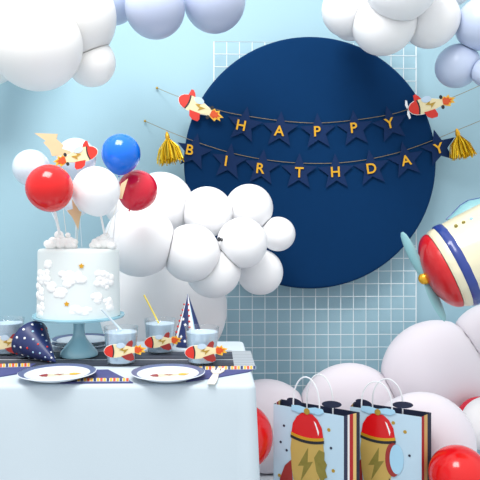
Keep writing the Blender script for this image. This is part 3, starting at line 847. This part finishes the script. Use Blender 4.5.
# ---------------------------------------------------------------- gift bags
def gift_bag(ptl, d, W, D, Hh, th, label, kind, sh=0.03):
    tl = at(*ptl, d)                                  # top left front corner
    r = empty('gift_bag', (tl.x, tl.y, 0), (0,0,-th)); tag(r, label, 'gift bag', 'paper gift bags')
    Hh = tl.z
    t = .0012
    # local: x along the front, y back, z up; front face at y = 0
    MB().box((0,0,.001),(W,t,Hh)).build('front_panel', M['bag'], r, smooth=False)
    MB().box((-.004,D-t,.001),(W+sh,D,Hh)).build('back_panel', M['bagnavy'], r, smooth=False)
    MB().box((t,t,.001),(W-t,D-t,.003)).build('bottom', M['bagnavy'], r, smooth=False)
    for x, nm in ((0,'l'),(W-t,'r')):
        m = MB(); xb = -.004 if x == 0 else W + sh - t
        vs = [(x, t, .001),(x+t, t, .001),(xb, D-t, .001),(xb+t, D-t, .001)]
        vs += [(a, b, Hh) for a, b, _ in vs]
        fs = [(0,2,6,4),(1,5,7,3),(4,6,7,5),(0,4,5,1),(2,3,7,6),(0,1,3,2)]
        m.add(vs, fs); m.build('side_gusset', M['side'] if kind == 1 else M['side2'], r, smooth=False)['label'] = 'striped side gusset'
    sc = 1.0
    s = d/F
    # printed rocket on the front
    cx = W*(.50 if kind == 1 else .406); tz = Hh + .006
    rw = .063
    def pr(name, poly, mt, w, par=None, lab=None, th_=.0008):
        o = MB().prism([(cx + u, tz + v) for u, v in poly], th_, Matrix.Translation((0, -.0012 - w, 0)) @ CARD).build(name, mt, par or r, smooth=False)
        if lab: o['label'] = lab
        return o
    nose = [(-rw*.30,-.018),(rw*.30,-.018),(rw*.62,-.034),(rw*.86,-.060),(rw*.94,-.092),(rw*.92,-.097),(rw*.5,-.102),(0,-.104),(-rw*.5,-.102),(-rw*.92,-.097),(-rw*.94,-.092),(-rw*.86,-.060),(-rw*.62,-.034)]
    body = [(-rw*.92,-.104),(0,-.112),(rw*.92,-.104),(rw,-.15),(rw*.93,-.19),(rw*.72,-.235),(rw*.52,-.29),(rw*.45,-.36),(-rw*.55,-.36),(-rw*.72,-.29),(-rw*.92,-.22),(-rw,-.15)]
    pr('rocket_body', body, M['baggold'], .001)
    pr('rocket_nose', nose, M['bagred'], .0012, lab='glossy red rocket nose')
    pr('nose_highlight', [(rw*.40,-.040),(rw*.52,-.046),(rw*.70,-.075),(rw*.66,-.088),(rw*.58,-.070)], M['white'], .0018)
    def bow(w_, v0, v1): 
        us = [-1 + .2*k for k in range(11)]
        return [(rw*w_*u, v0 - .010*(1-u*u)) for u in us] + [(rw*w_*u, v1 - .010*(1-u*u)) for u in us[::-1]]
    pr('gold_trim', bow(.97, -.091, -.102), M['gold'], .0017)
    pr('band', bow(.99, -.101, -.111), M['black'], .0018)
    pr('lightning_bolt', [(.004,-.135),(-.034,-.205),(-.012,-.200),(-.024,-.258),(.022,-.180),(.002,-.186)], M['olive'], .0018)
    pr('fin', [(-rw*.96,-.19),(-rw*1.35,-.215),(-rw*1.66,-.265),(-rw*1.72,-.33),(-rw*.7,-.33),(-rw*.86,-.27)], M['rust'], .0006, lab='rust red rocket fin')
    pr('fin', [(rw*.62,-.235),(rw*.50,-.33),(rw*1.2,-.33),(rw*1.0,-.285)], M['bagnavy'], .0016, lab='navy rocket fin')
    if kind == 1:
        pr('gold_leaf', [(rw*.42,-.165),(rw*.70,-.135),(rw*1.02,-.140),(rw*1.00,-.165),(rw*1.16,-.180),(rw*1.05,-.198),(rw*1.18,-.222),(rw*1.0,-.230),(rw*1.06,-.262),(rw*.82,-.240),(rw*.55,-.21)], M['olive'], .0020, lab='olive gold foil leaf shape')
    else:
        pr('window_ring', ellipse(rw*.84,-.170,.027,.060), M['rust'], .0018, lab='dark red porthole ring')
        pr('window_glass', ellipse(rw*1.04,-.166,.024,.052), M['aqua'], .0024, lab='pale blue porthole')
    # propeller card at the rim, above the nose
    pr('propeller_hub', ellipse(0,-.010,.011,.011,18), M['bolt'], .0040, lab='gold propeller hub')
    pr('propeller_card', [(-.060,-.013),(-.058,.004),(-.030,.006),(.0,.001),(.030,.008),(.058,.006),(.062,-.004),(.045,-.015),(.0,-.012),(-.03,-.02)], M['aqua'], .0028, lab='light blue propeller')
    for sg, a, b in ((-1,-.056,.010),(1,.082,.022)):
        MB().prism([(cx+u, tz+v) for u, v in ellipse(a, b, .036 if sg > 0 else .03, .012, 20, .12*sg)], .0012, Matrix.Translation((0,.004 + .012,0)) @ CARD).build('propeller_tip', M['bagnavy'], r, smooth=False)['label'] = 'navy propeller tip'
    # dots
    dots = [(.16,-.07,'bagnavy'),(.11,-.13,'bagnavy'),(.20,-.155,'bagnavy'),(.09,-.25,'bolt'),(.80,-.055,'bolt'),(.70,-.08,'bagnavy'),(.83,-.115,'bagnavy'),(.86,-.19,'bolt'),(.80,-.25,'bagnavy')]
    if kind == 2: dots = [(.62,-.035,'bolt'),(.50,-.062,'bagnavy'),(.62,-.10,'bagnavy'),(.70,-.19,'bagnavy'),(.50,-.25,'bolt'),(.78,-.06,'bolt'),(.84,-.14,'bagnavy')]
    for (fx, v, mt) in dots:
        MB().prism([(fx*W+a, Hh+v+b) for a, b in ellipse(0,0,.0062 if mt == 'bolt' else .0045,.0062 if mt == 'bolt' else .0045,14)], .0006, Matrix.Translation((0,-.0008,0)) @ CARD).build('printed_dot', M[mt], r, smooth=False)
    # cord handles
    for (y, xc) in ((.004, cx - .006), (D-.006, cx + .018)):
        hw, hz = (.049, .112) if kind == 1 else (.054, .102)
        pts = [(xc-hw, y, Hh-.035), (xc-hw, y, Hh+.02)] + [(xc - hw*math.cos(a), y, Hh+.02+(hz-.02)*math.sin(a)) for a in [PI*i/14 for i in range(1,14)]] + [(xc+hw, y, Hh+.02), (xc+hw, y, Hh-.035)]
        MB().tube(pts, .0027, 8).build('cord_handle', M['rope'], r)
gift_bag((273.5,404), 2.06, .262, .072, .40, math.radians(33), 'left gift bag standing nearest the table with olive leaf print', 1)
gift_bag((350,406.5), 2.10, .25, .07, .40, math.radians(30), 'right gift bag with a pale blue porthole on its rocket', 2, .02)

# ---------------------------------------------------------------- light, world, camera
def area(name, loc, target, size, power, col=(1,1,1), size_y=None, spread=180):
    l = bpy.data.lights.new(name, 'AREA'); l.energy = power; l.color = col; l.size = size; l.spread = math.radians(spread)
    if size_y: l.shape = 'RECTANGLE'; l.size_y = size_y
    o = bpy.data.objects.new(name, l); COL.objects.link(o); o.location = loc
    o.rotation_euler = (Vector(target) - Vector(loc)).to_track_quat('-Z', 'Y').to_euler()
    return o
area('softbox', (-.45, .6, 3.1), (.0, 2.45, 1.3), 1.15, 31, (1.0, .985, .965), spread=120)
w = bpy.data.worlds.new('World'); scene.world = w; w.use_nodes = True
nt = w.node_tree; bg = nt.nodes['Background']
tc = nt.nodes.new('ShaderNodeTexCoord'); sx = nt.nodes.new('ShaderNodeSeparateXYZ'); nt.links.new(tc.outputs['Generated'], sx.inputs[0])
mr = nt.nodes.new('ShaderNodeMapRange'); mr.inputs['From Min'].default_value = -.15; mr.inputs['From Max'].default_value = .9
mr.inputs['To Min'].default_value = .80; mr.inputs['To Max'].default_value = 1.25
nt.links.new(sx.outputs['Z'], mr.inputs['Value']); nt.links.new(mr.outputs[0], bg.inputs['Strength'])
bg.inputs['Color'].default_value = (.97, .985, 1.0, 1)

cam = bpy.data.cameras.new('Camera'); co = bpy.data.objects.new('Camera', cam); COL.objects.link(co)
co.location = (0, 0, CZ); co.rotation_euler = (PI/2, 0, 0)
cam.sensor_width = 36; cam.lens = 36*F/480; cam.shift_x = (240 - CX)/480; cam.shift_y = 0
cam.clip_start = .05
scene.camera = co
vs = scene.view_settings
vs.view_transform = 'Standard'; vs.look = 'None'; vs.exposure = 0.0; vs.gamma = 1.0; vs.use_curve_mapping = False
